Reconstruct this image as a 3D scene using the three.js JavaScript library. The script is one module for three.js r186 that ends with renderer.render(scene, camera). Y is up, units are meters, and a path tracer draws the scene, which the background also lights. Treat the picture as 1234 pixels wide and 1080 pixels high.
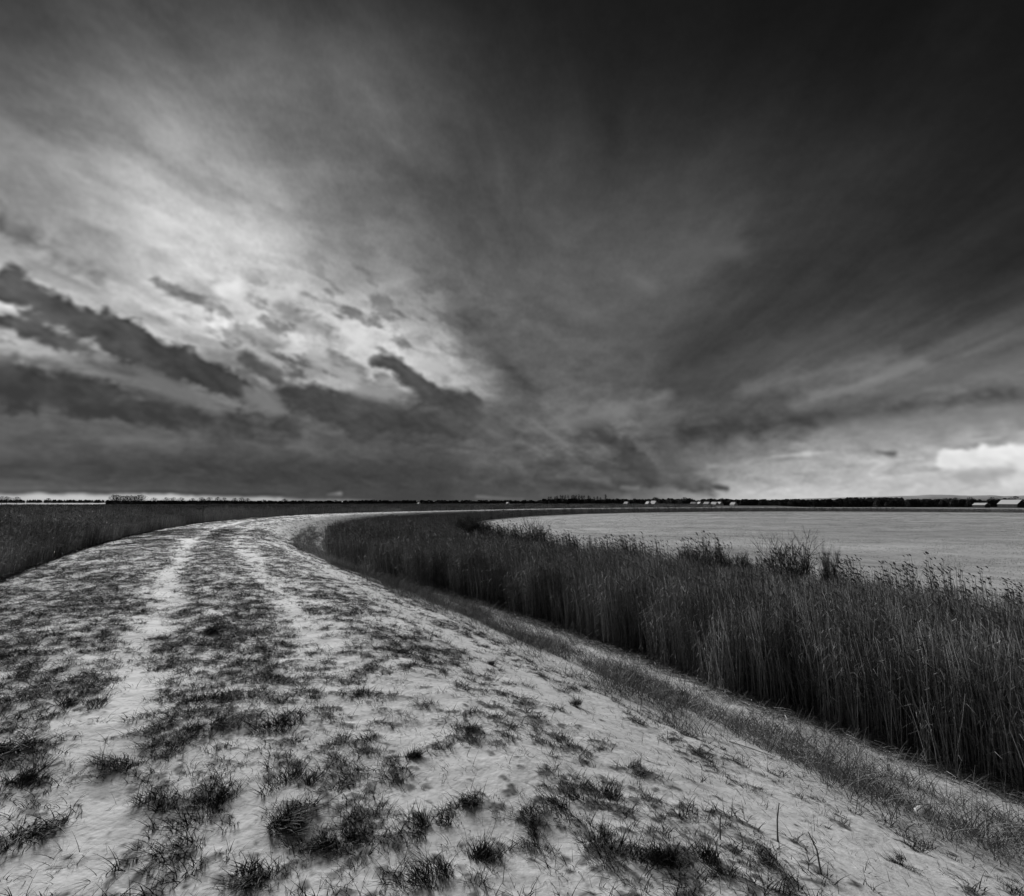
import * as THREE from 'three';
import { mergeGeometries } from 'three/addons/utils/BufferGeometryUtils.js';

// ------------------------------------------------------------------ camera, exposure, sun, sky
const EXPOSURE = 2.5, EYE = 1.7, FOCAL = 643, PITCH = THREE.MathUtils.degToRad(5.68);
const scene = new THREE.Scene();
const camera = new THREE.PerspectiveCamera(2 * Math.atan(540 / FOCAL) * 180 / Math.PI, 1234 / 1080, 0.05, 30000);
camera.position.set(0, EYE, 0);
camera.rotation.x = PITCH;
const renderer = new THREE.WebGLRenderer({ antialias: true });
renderer.setSize(1024, 896);
renderer.toneMapping = THREE.LinearToneMapping;
renderer.toneMappingExposure = EXPOSURE;
renderer.shadowMap.enabled = true;

const cP = Math.cos(PITCH), sP = Math.sin(PITCH);
function dirOf(px, py) {                                  // a pixel of the photograph -> direction in the world
  const x = (px - 617) / FOCAL, y = (540 - py) / FOCAL, l = Math.hypot(x, y, 1);
  return [x / l, (y * cP + sP) / l, (y * sP - cP) / l];
}
const sunDir = dirOf(285, 350);
const sun = new THREE.DirectionalLight(0xffffff, 1.5);    // a black and white photograph: neutral light
sun.position.set(sunDir[0] * 200, sunDir[1] * 200, sunDir[2] * 200);
sun.castShadow = true;
sun.shadow.radius = 34;                                   // the sun stands behind thin cloud
Object.assign(sun.shadow.camera, { left: -120, right: 120, top: 120, bottom: -120, near: 1, far: 600 });
sun.shadow.mapSize.set(4096, 4096);
scene.add(sun, sun.target);

// ------------------------------------------------------------------ random numbers and noise
function rngOf(a) {
  return () => { a |= 0; a = a + 0x6D2B79F5 | 0; let t = Math.imul(a ^ a >>> 15, 1 | a); t = t + Math.imul(t ^ t >>> 7, 61 | t) ^ t; return ((t ^ t >>> 14) >>> 0) / 4294967296; };
}
const PERM = new Uint8Array(512), GX = new Float32Array(256), GY = new Float32Array(256);
{
  const r = rngOf(7), p = [...Array(256).keys()];
  for (let i = 255; i > 0; i--) { const j = Math.floor(r() * (i + 1)); [p[i], p[j]] = [p[j], p[i]]; }
  for (let i = 0; i < 512; i++) PERM[i] = p[i & 255];
  for (let i = 0; i < 256; i++) { const a = r() * Math.PI * 2; GX[i] = Math.cos(a); GY[i] = Math.sin(a); }
}
function noise(x, y) {                                    // about -0.7 .. 0.7
  const xf = Math.floor(x), yf = Math.floor(y), X = xf & 255, Y = yf & 255; x -= xf; y -= yf;
  const u = x * x * x * (x * (x * 6 - 15) + 10), v = y * y * y * (y * (y * 6 - 15) + 10);
  const a = PERM[PERM[X] + Y], b = PERM[PERM[X + 1] + Y], c = PERM[PERM[X] + Y + 1], d = PERM[PERM[X + 1] + Y + 1];
  const A = GX[a] * x + GY[a] * y, B = GX[b] * (x - 1) + GY[b] * y, C = GX[c] * x + GY[c] * (y - 1), D = GX[d] * (x - 1) + GY[d] * (y - 1);
  return A + (B - A) * u + (C + (D - C) * u - A - (B - A) * u) * v;
}
function fbm(x, y, n) { let s = 0, a = 1, t = 0; for (let i = 0; i < n; i++) { s += a * noise(x, y); t += a; a *= 0.5; x = x * 2.03 + 17.3; y = y * 2.03 + 9.1; } return s / t * 1.6; }
function billow(x, y, n) { let s = 0, a = 1, t = 0; for (let i = 0; i < n; i++) { s += a * (1 - Math.abs(noise(x, y)) * 2.4); t += a; a *= 0.5; x = x * 2.07 + 5.3; y = y * 2.07 + 3.7; } return s / t; }
const clamp = (v, a, b) => v < a ? a : v > b ? b : v;
const smooth = (a, b, v) => { v = clamp((v - a) / (b - a), 0, 1); return v * v * (3 - 2 * v); };
const lerp = (a, b, t) => a + (b - a) * t;
const toLinear = (v) => { v = Math.max(v, 0) / 255; return v <= 0.04045 ? v / 12.92 : Math.pow((v + 0.055) / 1.055, 2.4); };

// ------------------------------------------------------------------ the sky: broken winter cloud, computed
// rows of [height in the photograph, [column, grey level] ...], turned into directions
const SKY_ROWS = [
  [-60, [[-80, 45], [100, 48], [300, 36], [500, 30], [700, 24], [900, 21], [1100, 20], [1320, 18]]],
  [0, [[-80, 52], [0, 55], [100, 62], [200, 52], [300, 40], [400, 37], [500, 34], [600, 30], [700, 26], [800, 24], [900, 22], [1000, 22], [1100, 20], [1234, 19], [1320, 18]]],
  [60, [[-80, 93], [0, 99], [100, 104], [200, 86], [300, 84], [400, 63], [500, 44], [600, 39], [700, 34], [800, 31], [900, 29], [1000, 27], [1100, 25], [1234, 22]]],
  [120, [[-80, 125], [0, 128], [100, 130], [200, 118], [300, 109], [380, 105], [450, 105], [500, 74], [560, 52], [650, 46], [750, 42], [850, 38], [950, 33], [1050, 30], [1150, 27], [1234, 25], [1320, 22]]],
  [180, [[-80, 137], [0, 145], [100, 158], [200, 146], [300, 135], [400, 113], [480, 107], [540, 68], [650, 64], [750, 57], [850, 53], [950, 46], [1050, 40], [1150, 35], [1234, 31]]],
  [240, [[-80, 107], [0, 118], [60, 160], [120, 188], [200, 181], [300, 153], [400, 113], [480, 96], [550, 78], [650, 77], [750, 73], [850, 66], [950, 55], [1050, 45], [1150, 38], [1234, 34], [1320, 33]]],
  [300, [[-80, 170], [0, 176], [70, 128], [140, 168], [200, 190], [280, 178], [360, 150], [450, 110], [550, 86], [650, 86], [750, 87], [850, 81], [950, 61], [1050, 46], [1150, 40], [1234, 37]]],
  [350, [[-80, 186], [0, 192], [60, 184], [130, 192], [200, 190], [270, 208], [350, 188], [430, 152], [500, 116], [560, 94], [650, 92], [770, 101], [850, 79], [950, 55], [1050, 45], [1150, 48], [1234, 59], [1320, 61]]],
  [400, [[-80, 170], [0, 180], [60, 185], [120, 190], [180, 176], [250, 182], [330, 186], [420, 204], [480, 190], [540, 150], [590, 98], [700, 92], [800, 77], [900, 63], [1000, 65], [1100, 81], [1234, 95]]],
  [450, [[-80, 84], [0, 88], [60, 92], [130, 98], [200, 108], [260, 112], [330, 134], [420, 168], [480, 176], [540, 168], [575, 140], [620, 101], [700, 99], [760, 81], [850, 68], [950, 84], [1050, 106], [1150, 108], [1234, 112], [1320, 112]]],
  [500, [[-80, 84], [0, 88], [100, 92], [200, 100], [300, 112], [380, 100], [440, 98], [520, 96], [600, 97], [680, 110], [740, 117], [800, 97], [880, 77], [960, 84], [1050, 101], [1150, 110], [1234, 119]]],
  [528, [[-80, 96], [0, 98], [100, 94], [200, 92], [300, 90], [400, 92], [500, 86], [600, 97], [680, 106], [740, 97], [800, 90], [860, 92], [920, 106], [1000, 134], [1100, 147], [1180, 154], [1234, 158], [1320, 160]]],
  [548, [[-80, 84], [0, 86], [100, 82], [200, 78], [300, 84], [400, 88], [500, 80], [600, 97], [680, 101], [740, 88], [800, 92], [860, 108], [920, 132], [1000, 154], [1100, 161], [1180, 165], [1234, 167]]],
  [566, [[-80, 62], [0, 62], [100, 61], [200, 60], [300, 60], [400, 62], [500, 64], [600, 84], [700, 90], [760, 84], [820, 101], [880, 134], [950, 161], [1050, 167], [1120, 172], [1180, 176], [1234, 182], [1320, 182]]],
  [583, [[-80, 98], [0, 92], [100, 82], [200, 72], [300, 66], [400, 66], [500, 66], [600, 74], [700, 80], [760, 80], [820, 104], [880, 148], [950, 166], [1050, 170], [1120, 172], [1180, 176], [1234, 180]]],
  [599, [[-80, 112], [0, 108], [100, 100], [200, 92], [300, 84], [400, 76], [450, 70], [500, 68], [600, 84], [700, 84], [760, 100], [820, 140], [880, 180], [950, 190], [1050, 188], [1120, 186], [1180, 188], [1234, 190], [1320, 190]]],
];
// clouds with an edge of their own: [x0, y0, r0, x1, y1, r1, grey, softness, roughness]
const CLOUDS = [
  [-90, 322, 26, 10, 345, 17, 84, 9, 17], [10, 345, 16, 70, 372, 15, 80, 9, 16], [70, 378, 15, 150, 410, 22, 74, 8, 16], [150, 408, 20, 215, 436, 19, 68, 7, 14], [215, 438, 17, 288, 468, 14, 64, 6, 12],
  [-90, 372, 14, 40, 396, 12, 80, 9, 15], [30, 396, 11, 110, 424, 10, 84, 9, 14],
  [-90, 452, 30, 20, 466, 28, 66, 10, 15], [20, 466, 27, 120, 482, 23, 64, 10, 15], [110, 484, 21, 230, 505, 17, 66, 10, 14], [230, 506, 15, 350, 518, 12, 70, 12, 13],
  [294, 432, 9, 334, 458, 7, 88, 6, 9], [345, 472, 12, 440, 508, 22, 70, 9, 15], [430, 506, 20, 540, 512, 20, 72, 12, 15],
  [452, 435, 8, 480, 440, 8, 76, 5, 9], [480, 446, 7, 510, 470, 12, 74, 6, 10], [510, 474, 11, 566, 490, 15, 74, 7, 12], [550, 500, 14, 610, 520, 14, 86, 12, 13],
  [188, 342, 4, 252, 372, 9, 122, 8, 13], [-60, 240, 15, 30, 286, 9, 104, 18, 14], [30, 290, 8, 120, 334, 5, 128, 16, 12],
  [340, 372, 7, 400, 404, 9, 142, 10, 15], [286, 398, 5, 340, 420, 6, 140, 9, 13], [400, 430, 5, 440, 452, 6, 120, 8, 12],
  [700, 505, 9, 760, 548, 11, 76, 12, 17], [750, 540, 10, 778, 572, 10, 70, 9, 14], [640, 582, 5, 745, 584, 6, 74, 7, 12], [770, 574, 8, 855, 590, 6, 82, 10, 11], [640, 556, 4, 700, 566, 5, 84, 8, 12],
  [820, 524, 13, 1000, 502, 8, 68, 16, 12], [990, 504, 8, 1330, 462, 8, 82, 16, 10], [560, 380, 14, 640, 470, 16, 84, 26, 14],
  [1058, 545, 2.5, 1078, 547, 3.5, 104, 4, 4], [862, 587, 2, 876, 589, 2.5, 84, 4, 3],
];
const BRIGHT = [
  [-90, 600, 5.6, 230, 601.2, 4.4, 210, 2.8, 3.2], [230, 601.5, 3.6, 480, 604, -1.5, 196, 2.8, 3.2], [-90, 588, 1.0, 220, 591.5, -3, 104, 5, 8],
  [1096, 562, 0, 1160, 553, 8, 196, 5, 6], [1140, 556, 10, 1240, 550, 15, 226, 4, 8], [1185, 545, 7, 1330, 543, 10, 232, 4, 7], [1160, 575, 6, 1215, 572, 9, 172, 9, 8], [1212, 580, 8, 1330, 574, 15, 220, 8, 11],
  [930, 550, -2, 975, 547, 1.6, 196, 4, 2], [970, 547, 1.6, 1006, 545, -2, 190, 4, 2], [1085, 556, -2, 1112, 552, 1, 200, 4, 2], [1040, 582, -2, 1130, 577, 2.5, 186, 7, 4], [855, 563, -1, 900, 560, 3, 165, 8, 5],
  [395, 596, -1, 410, 595, 1, 150, 4, 1], [575, 599, 0.5, 630, 602, -1, 150, 4, 1.5], [750, 587, -1, 768, 588.5, 1.6, 140, 6, 4], [742, 600, -1, 757, 601, 1.6, 130, 5, 3], [792, 597, -1, 812, 599, 2, 150, 6, 4],
  [680, 510, 5, 800, 478, 5, 122, 16, 12], [900, 470, 2, 1080, 430, 4, 114, 18, 12], [960, 488, 3, 1110, 440, 6, 128, 14, 10], [1080, 466, 4, 1330, 404, 7, 104, 24, 12], [820, 455, 3, 1010, 404, 5, 84, 24, 12], [1000, 520, 4, 1330, 490, 6, 132, 22, 9], [757, 332, 5, 785, 345, 6, 108, 15, 12], [840, 302, 8, 890, 300, 9, 90, 20, 12],
  [268, 348, 8, 284, 346, 9, 228, 9, 10], [330, 350, 8, 352, 352, 8, 208, 10, 12], [415, 400, 12, 440, 418, 13, 220, 14, 14], [512, 434, 8, 545, 455, 8, 186, 10, 14],
  [170, 452, 5, 262, 492, 8, 112, 10, 13], [-40, 424, 4, 70, 440, 4, 108, 8, 10], [436, 468, 5, 488, 482, 6, 146, 8, 11], [376, 428, 6, 424, 456, 7, 170, 9, 12], [300, 476, 6, 330, 492, 6, 120, 9, 11], [130, 528, 5, 210, 532, 5, 108, 12, 10], [350, 538, 4, 400, 544, 4, 108, 10, 10],
  [672, 574, 2, 730, 578, 3, 112, 7, 10],
];
for (const c of [...CLOUDS, ...BRIGHT]) {                  // the banks go on beyond the frame
  const slope = clamp((c[4] - c[1]) / (c[3] - c[0] + 1e-6), -0.16, 0.16);
  if (c[0] === -90) { c[0] = -520; c[1] -= slope * 430; }
  if (c[3] === 1330) { c[3] = 1800; c[4] += slope * 470; }
}
function capsule(px, py, c) {
  const dx = c[3] - c[0], dy = c[4] - c[1], t = clamp(((px - c[0]) * dx + (py - c[1]) * dy) / (dx * dx + dy * dy + 1e-9), 0, 1);
  return Math.hypot(px - c[0] - t * dx, py - c[1] - t * dy) - lerp(c[2], c[5], t);
}
{
  const ctrl = [];
  for (const [py, row] of SKY_ROWS) for (const [px, v] of row) ctrl.push([...dirOf(px, py), v]);
  const GW = 360, GH = 100, grid = new Float32Array(GW * GH);             // 1 degree across, 0.9 degrees up, from the horizon
  for (let j = 0; j < GH; j++) for (let i = 0; i < GW; i++) {
    const el = j * 0.9 * Math.PI / 180, az = (i - 180) * Math.PI / 180, ce = Math.cos(el);
    const dx = Math.sin(az) * ce, dy = Math.sin(el), dz = -Math.cos(az) * ce;
    let w = 2e-5, s = 62 * w; const sg = lerp(0.042, 0.058, clamp(el / 0.6, 0, 1)), k = 1 / (2 * sg * sg), ky = lerp(10, 1, clamp(el / 0.35, 0, 1));
    for (const c of ctrl) {
      const ey = dy - c[1], q = ((dx - c[0]) ** 2 + (dz - c[2]) ** 2 + ey * ey * ky) * k;
      const e = (q < 30 ? Math.exp(-q) : 0) + 1e-4 * Math.exp(-q / (14 * ky)); w += e; s += e * c[3];
    }
    grid[j * GW + i] = s / w;
  }
  const look = (az, el) => {
    const gx = az * 180 / Math.PI + 180, gy = clamp(el * 180 / Math.PI / 0.9, 0, GH - 1.001);
    const i = Math.floor(gx), j = Math.floor(gy), fx = gx - i, fy = gy - j, a = ((i % GW) + GW) % GW, b = (a + 1) % GW;
    return lerp(lerp(grid[j * GW + a], grid[j * GW + b], fx), lerp(grid[(j + 1) * GW + a], grid[(j + 1) * GW + b], fx), fy);
  };
  const W = 2048, H = 1024, data = new Float32Array(W * H * 4), level = new Float32Array(W * H), vane = 0.09, cv = Math.cos(vane), sv = Math.sin(vane);
  for (let j = 0; j < H; j++) {
    const el = ((j + 0.5) / H - 0.5) * Math.PI, ce = Math.cos(el), se = Math.sin(el);
    for (let i = 0; i < W; i++) {
      let v = 70;
      if (el > -0.01) {
        const a = ((i + 0.5) / W - 0.5) * 2 * Math.PI, dx = Math.cos(a) * ce, dz = Math.sin(a) * ce, az = Math.atan2(dx, -dz), ee = Math.max(el, 0);
        // the cloud deck as a level sheet: streaks along the wind run together at the horizon
        const h = Math.max(se, 0) + 0.07, sx = (dx * cv + dz * sv) / h, sz = (-dx * sv + dz * cv) / h;
        const w1 = fbm(sx * 0.8 + 3, sz * 0.35 + 8, 4), w2 = fbm(sx * 0.8 + 31, sz * 0.35 + 2, 4);
        const high = smooth(0.03, 0.25, ee);
        v = look(az + w1 * 0.06 * high, ee + w2 * 0.05 * high);
        const streak = fbm(sx * 1.7 + 1.8 * w1, sz * 1.0 + 1.8 * w2, 5), fine = fbm(sx * 5.0 + 2.2 * w2, sz * 3.6 + 2.2 * w1, 6), puff = fbm(az * 26 + w1, ee * 40 + w2, 6), wisp = billow(sx * 3.1 + 1.1 * w2 + 2, sz * 1.1 + 1.1 * w1, 6) - 0.6, grain = fbm(az * 150, ee * 170, 2);
        v *= 1 + high * lerp(1, 0.55, smooth(-0.25, 0.2, az)) * (0.20 * streak + 0.17 * fine + 0.13 * wisp) + 0.028 * grain + (1 - high) * smooth(0.0, 0.04, ee) * 0.12 * puff + 0.06 * puff;
        const side = smooth(0.08, 0.5, az) * high;
        v *= 1 + 0.26 * side * fbm(sx * 3.4 + 0.5 * w1, sz * 0.28 + 0.5 * w2, 5);
        if (v > 100) v = Math.min(232, v + (v - 100) * 0.15);
        const dc = -dz * cP + se * sP;
        if (dc > 0.2) {
          const px = 617 + FOCAL * dx / dc, py = 540 - FOCAL * (se * cP + dz * sP) / dc;
          if (px > -620 && px < 1950 && py > -200) {
            const lx = px * 0.89 + py * 0.45, ly = py * 0.89 - px * 0.45, nA = fbm(lx * 0.014 + 5, ly * 0.027, 5), nB = billow(px * 0.023 + 9, py * 0.034, 3) - 0.55, nC = fbm(lx * 0.024, ly * 0.045 + 7, 5);
            // broken puffs below the bright break and in the middle distance
            const broken = Math.exp(-(((px - 390) / 170) ** 2) - (((py - 410) / 75) ** 2)), low = Math.exp(-(((px - 690) / 110) ** 2) - (((py - 540) / 52) ** 2)), wide = Math.exp(-(((px - 230) / 330) ** 2) - (((py - 500) / 60) ** 2));
            v *= 1 - 0.42 * broken * smooth(-0.05, 0.4, fbm(lx * 0.02 + 71, ly * 0.045, 5)) + 0.10 * broken * nB + low * (0.30 * (billow(px * 0.02 + 3, py * 0.035 + 8, 5) - 0.6) + 0.2 * nC) + wide * 0.13 * nC;
            let dark = 0, dv = 0, dw = 0;
            for (const c of CLOUDS) {
              const near = capsule(px, py, c); if (near > c[7] * 2.2 + c[8] * 2) continue;
              const d = near - c[8] * (0.8 * nA + 1.0 * nB), m = smooth(c[7] * 0.9, -c[7] * 0.9, d);
              if (m > 0) { dark = 1 - (1 - dark) * (1 - m); dv += m * c[6]; dw += m; }
            }
            if (dw > 0) v = lerp(v, dv / dw * (1 + 0.24 * nC + 0.20 * nA - 0.14 * nB), dark * 0.94);
            for (const c of BRIGHT) {
              const near = capsule(px, py, c); if (near > c[7] * 2.2 + c[8] * 2) continue;
              const m = smooth(c[7], -c[7], near - c[8] * (0.8 * nA + 0.9 * nB));
              v = lerp(v, c[6] * (1 + 0.05 * nC), m * 0.9);
            }
          }
        }
      }
      level[j * W + i] = v;
    }
  }
  for (let j = 0; j < H; j++) for (let i = 0; i < W; i++) {   // bring out the edges of the clouds
    let s = 0; for (let b = -2; b <= 2; b++) for (let a = -2; a <= 2; a++) s += level[clamp(j + b, 0, H - 1) * W + (i + a + W) % W];
    const c = level[j * W + i], l = toLinear(clamp(c + (j > H / 2 + 2 ? 0.7 : 0) * (c - s / 25), 8, 245)) / EXPOSURE, o = (j * W + i) * 4;
    data[o] = data[o + 1] = data[o + 2] = l; data[o + 3] = 1;
  }
  const t = new THREE.DataTexture(data, W, H, THREE.RGBAFormat, THREE.FloatType);
  t.mapping = THREE.EquirectangularReflectionMapping; t.magFilter = THREE.LinearFilter; t.minFilter = THREE.LinearFilter; t.needsUpdate = true;
  scene.background = t; scene.environment = t;
}

// ------------------------------------------------------------------ helpers
const taken = {};
function numbered(n) { taken[n] = (taken[n] ?? -1) + 1; return taken[n] ? n + '_' + String(taken[n]).padStart(3, '0') : n; }
function tag(o, label, category, group, kind) {
  if (label) o.userData.label = label;
  if (category) o.userData.category = category;
  if (group) o.userData.group = group;
  if (kind) o.userData.kind = kind;
  return o;
}
function mesh(name, geometry, material, parent = scene) {
  const m = new THREE.Mesh(geometry, material); m.name = parent === scene ? numbered(name) : name;
  m.castShadow = m.receiveShadow = true; parent.add(m); return m;
}
function base(name, x, y, z, turn = 0) { const g = new THREE.Group(); g.name = numbered(name); g.position.set(x, y, z); g.rotation.y = turn; scene.add(g); return g; }
function copy(o, x, y, z, turn, scale) {
  const c = o.clone(); c.name = numbered(o.name.replace(/_\d{3}$/, '')); scene.add(c);
  c.position.set(x, y, z); c.rotation.y = turn; if (scale) c.scale.set(...scale); c.userData = { ...o.userData }; return c;
}
class Strips {                                            // collects thin blades, stems and twigs into one geometry
  constructor() { this.p = []; this.c = []; this.n = []; this.i = []; }
  ribbon(x, y, z, ux, uy, uz, bx, by, bz, len, w0, w1, segs, tone, turn) {   // from a foot, along u, bent towards b
    const cx = Math.cos(turn), cz = Math.sin(turn), at = this.p.length / 3;
    for (let k = 0; k <= segs; k++) {
      const t = k / segs, w = lerp(w0, w1, t) / 2, q = t * t * len, X = x + ux * len * t + bx * q, Y = y + uy * len * t + by * q, Z = z + uz * len * t + bz * q;
      this.p.push(X - cx * w, Y, Z - cz * w, X + cx * w, Y, Z + cz * w);
      this.c.push(tone, tone, tone, tone, tone, tone);
      this.n.push(-cz, 0.35, cx, -cz, 0.35, cx);
      if (k) { const a = at + k * 2; this.i.push(a - 2, a - 1, a, a - 1, a + 1, a); }
    }
  }
  tube(a, b, r0, r1, tone, sides = 4) {
    const d = new THREE.Vector3().subVectors(b, a).normalize(), s = Math.abs(d.y) > 0.9 ? new THREE.Vector3(1, 0, 0) : new THREE.Vector3(0, 1, 0);
    const e = new THREE.Vector3().crossVectors(d, s).normalize(), f = new THREE.Vector3().crossVectors(d, e), at = this.p.length / 3;
    for (const [q, r] of [[a, r0], [b, r1]]) for (let k = 0; k < sides; k++) {
      const w = k / sides * Math.PI * 2, x = e.x * Math.cos(w) + f.x * Math.sin(w), y = e.y * Math.cos(w) + f.y * Math.sin(w), z = e.z * Math.cos(w) + f.z * Math.sin(w);
      this.p.push(q.x + x * r, q.y + y * r, q.z + z * r); this.n.push(x, y, z); this.c.push(tone, tone, tone);
    }
    for (let k = 0; k < sides; k++) { const n = (k + 1) % sides; this.i.push(at + k, at + n, at + sides + k, at + n, at + sides + n, at + sides + k); }
  }
  build() {
    const g = new THREE.BufferGeometry();
    g.setAttribute('position', new THREE.Float32BufferAttribute(this.p, 3)); g.setAttribute('normal', new THREE.Float32BufferAttribute(this.n, 3));
    g.setAttribute('color', new THREE.Float32BufferAttribute(this.c, 3)); g.setIndex(this.i); return g;
  }
}
function grey(v, rough = 0.9, extra) { return new THREE.MeshStandardMaterial({ color: new THREE.Color().setRGB(v, v, v), roughness: rough, metalness: 0, side: THREE.DoubleSide, ...extra }); }
function texture(w, h, f, wrapT) {                        // f(u, v) -> linear grey 0..1, kept as sRGB bytes
  const d = new Uint8Array(w * h * 4);
  for (let j = 0; j < h; j++) for (let i = 0; i < w; i++) {
    const l = clamp(f((i + 0.5) / w, (j + 0.5) / h), 0, 1), v = Math.round((l <= 0.0031308 ? l * 12.92 : 1.055 * Math.pow(l, 1 / 2.4) - 0.055) * 255), o = (j * w + i) * 4;
    d[o] = d[o + 1] = d[o + 2] = v; d[o + 3] = 255;
  }
  const t = new THREE.DataTexture(d, w, h, THREE.RGBAFormat); t.colorSpace = THREE.SRGBColorSpace; t.magFilter = THREE.LinearFilter; t.minFilter = THREE.LinearMipmapLinearFilter;
  t.generateMipmaps = true; t.wrapS = t.wrapT = wrapT ?? THREE.RepeatWrapping; t.needsUpdate = true; return t;
}
function tileNoise(x, y, n, oct) {                        // fbm that repeats after n cells
  let s = 0, a = 1, t = 0, m = n;
  for (let k = 0; k < oct; k++) {
    const fx = x * m, fy = y * m, X = Math.floor(fx), Y = Math.floor(fy), u = fx - X, v = fy - Y, su = u * u * (3 - 2 * u), sv = v * v * (3 - 2 * v);
    const h = (i, j) => PERM[PERM[((X + i) % m) & 255] + (((Y + j) % m) & 255)] / 255;
    s += a * lerp(lerp(h(0, 0), h(1, 0), su), lerp(h(0, 1), h(1, 1), su), sv); t += a; a *= 0.55; m *= 2;
  }
  return s / t;
}
function scatter(name, geoms, material, spots, parent) {  // spots: [x, y, z, turn, sx, sy, tone]; one InstancedMesh for each variant
  const root = parent ?? new THREE.Group(); if (!parent) { root.name = numbered(name); scene.add(root); }
  const m4 = new THREE.Matrix4(), q = new THREE.Quaternion(), up = new THREE.Vector3(0, 1, 0), col = new THREE.Color();
  geoms.forEach((g, k) => {
    const mine = spots.filter((_, i) => i % geoms.length === k); if (!mine.length) return;
    const im = new THREE.InstancedMesh(g, material, mine.length); im.name = name + '_clumps'; im.castShadow = im.receiveShadow = true; im.userData.kind = 'stuff';
    mine.forEach((s, i) => {
      m4.compose(new THREE.Vector3(s[0], s[1], s[2]), q.setFromAxisAngle(up, s[3]), new THREE.Vector3(s[4], s[5], s[4])); im.setMatrixAt(i, m4);
      im.setColorAt(i, col.setRGB(s[6], s[6], s[6]));
    });
    root.add(im);
  });
  return root;
}

// ------------------------------------------------------------------ the lie of the land
// the dyke runs off at 30 degrees, straight for 20 m and then round a wide bend; s along it, u across it towards the field
const TX = -0.5, TZ = -0.866, NX = 0.866, NZ = -0.5, S0 = 20, R = 130;
const CX = TX * S0 + NX * R, CZ = TZ * S0 + NZ * R;
function at(s, u) {
  if (s < S0) return [TX * s + NX * u, TZ * s + NZ * u];
  const a = (s - S0) / R, c = Math.cos(a), n = Math.sin(a), k = -(R - u);
  return [CX + k * (NX * c - TX * n), CZ + k * (NZ * c - TZ * n)];
}
function su(x, z) {
  const s = x * TX + z * TZ;
  if (s < S0) return [s, x * NX + z * NZ];
  const dx = x - CX, dz = z - CZ, r = Math.hypot(dx, dz), a = Math.atan2(dx * TX + dz * TZ, -(dx * NX + dz * NZ));
  return [S0 + a * R, R - r];
}
const PROFILE = [[-14, -1.0], [-6, -0.85], [-4.6, -0.35], [-3.6, -0.06], [-1.5, 0.02], [0.5, 0.0], [2.0, -0.06], [2.8, -0.2], [4, -0.56], [5.2, -0.98], [7, -1.6], [8.6, -2.06], [9.9, -2.3], [12, -2.36], [17.5, -2.36], [19, -2.15], [20.5, -1.98], [30, -2.0]];
const narrow = (s) => lerp(1, 1.95, smooth(16, 48, s));     // the ditch comes closer to the track round the bend
const across = (s, u) => { if (u < 2.5) return u; const a = 2.5 + (u - 2.5) * narrow(s); return a < 12 ? a : Math.max(12, u); };
const inverse = (s, a) => a < 2.5 ? a : 2.5 + (a - 2.5) / narrow(s);
const crownDrop = (s) => -0.8 * smooth(30, 170, s);
function profile(u) {
  for (let k = 1; k < PROFILE.length; k++) if (u < PROFILE[k][0]) { const [a, x] = PROFILE[k - 1], [b, y] = PROFILE[k], t = clamp((u - a) / (b - a), 0, 1); return lerp(x, y, t * t * (3 - 2 * t) * 0.5 + t * 0.5); }
  return -2.0;
}
const COVER = [[-4.4, 0.5], [-3.9, 0.14], [-3.2, 0.06], [-1.9, 0.09], [-0.8, 0.06], [-0.58, -0.24], [-0.38, -0.24], [-0.16, 0.08], [0.5, 0.12], [0.95, 0.08], [1.2, -0.06], [1.45, -0.10], [1.7, 0.04], [2.4, 0.05], [2.95, 0.0], [3.25, -0.26], [3.55, -0.26], [3.85, 0.0], [4.5, -0.04], [5.2, -0.18], [7.6, -0.22], [8.4, -0.16], [9.4, 0.0], [10.1, 0.4], [20, 0.6]];
function dark(s, u) {                                     // how much matted dead grass shows through the snow: 0 snow, 1 grass
  const n = 0.24 * fbm(s * 0.7 + 3, u * 1.0, 2) + 0.52 * fbm(s * 3.6 + 40, u * 4.6 + 9, 3) + 0.76 * noise(s * 8.9, u * 8.9) + 0.38 * noise(s * 19, u * 19);
  const v = across(s, u) + 0.16 * fbm(s * 0.3, 4.2, 2) + 0.3 * fbm(s * 1.9, u * 1.9 + 70, 2);
  let t = COVER[0][1];
  for (let k = 1; k < COVER.length; k++) if (v < COVER[k][0]) { if (v > COVER[k - 1][0]) { const [a, x] = COVER[k - 1], [b, y] = COVER[k]; t = lerp(x, y, (v - a) / (b - a)); } break; } else t = COVER[k][1];
  if (v < 5.2) t = Math.max(t, smooth(0.30, 0.46, noise(s * 5.6 + 90, u * 5.6)) * 0.42 - 0.28);   // small tufts in the open snow
  return smooth(-0.05, 0.05, t - 0.10 - 0.05 * smooth(1, 2.5, u) * smooth(20, 8, s) - 0.07 * smooth(8, 3, s) - n * 0.8);
}
function darkSoft(s, u) { return (dark(s, u - 0.05) + dark(s, u + 0.05) + dark(s + 0.05, u)) / 3; }
function groundY(s, u) {                                  // surface of the dyke, snow relief included
  const rut = Math.exp(-(((u + 0.42 + 0.22 * fbm(s * 0.35, 4.2, 2)) / 0.3) ** 2)) * -0.03 + Math.exp(-(((u - 1.25) / 0.3) ** 2)) * -0.025;
  const near = smooth(40, 8, Math.abs(s));
  return profile(across(s, u)) + crownDrop(s) + rut + 0.05 * fbm(s * 0.5, u * 0.6, 3) + near * (0.014 * fbm(s * 2.6 + 7, u * 2.6, 3) + 0.012 * fbm(s * 9, u * 9 + 4, 3) + 0.009 * dark(s, u));
}
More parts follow.
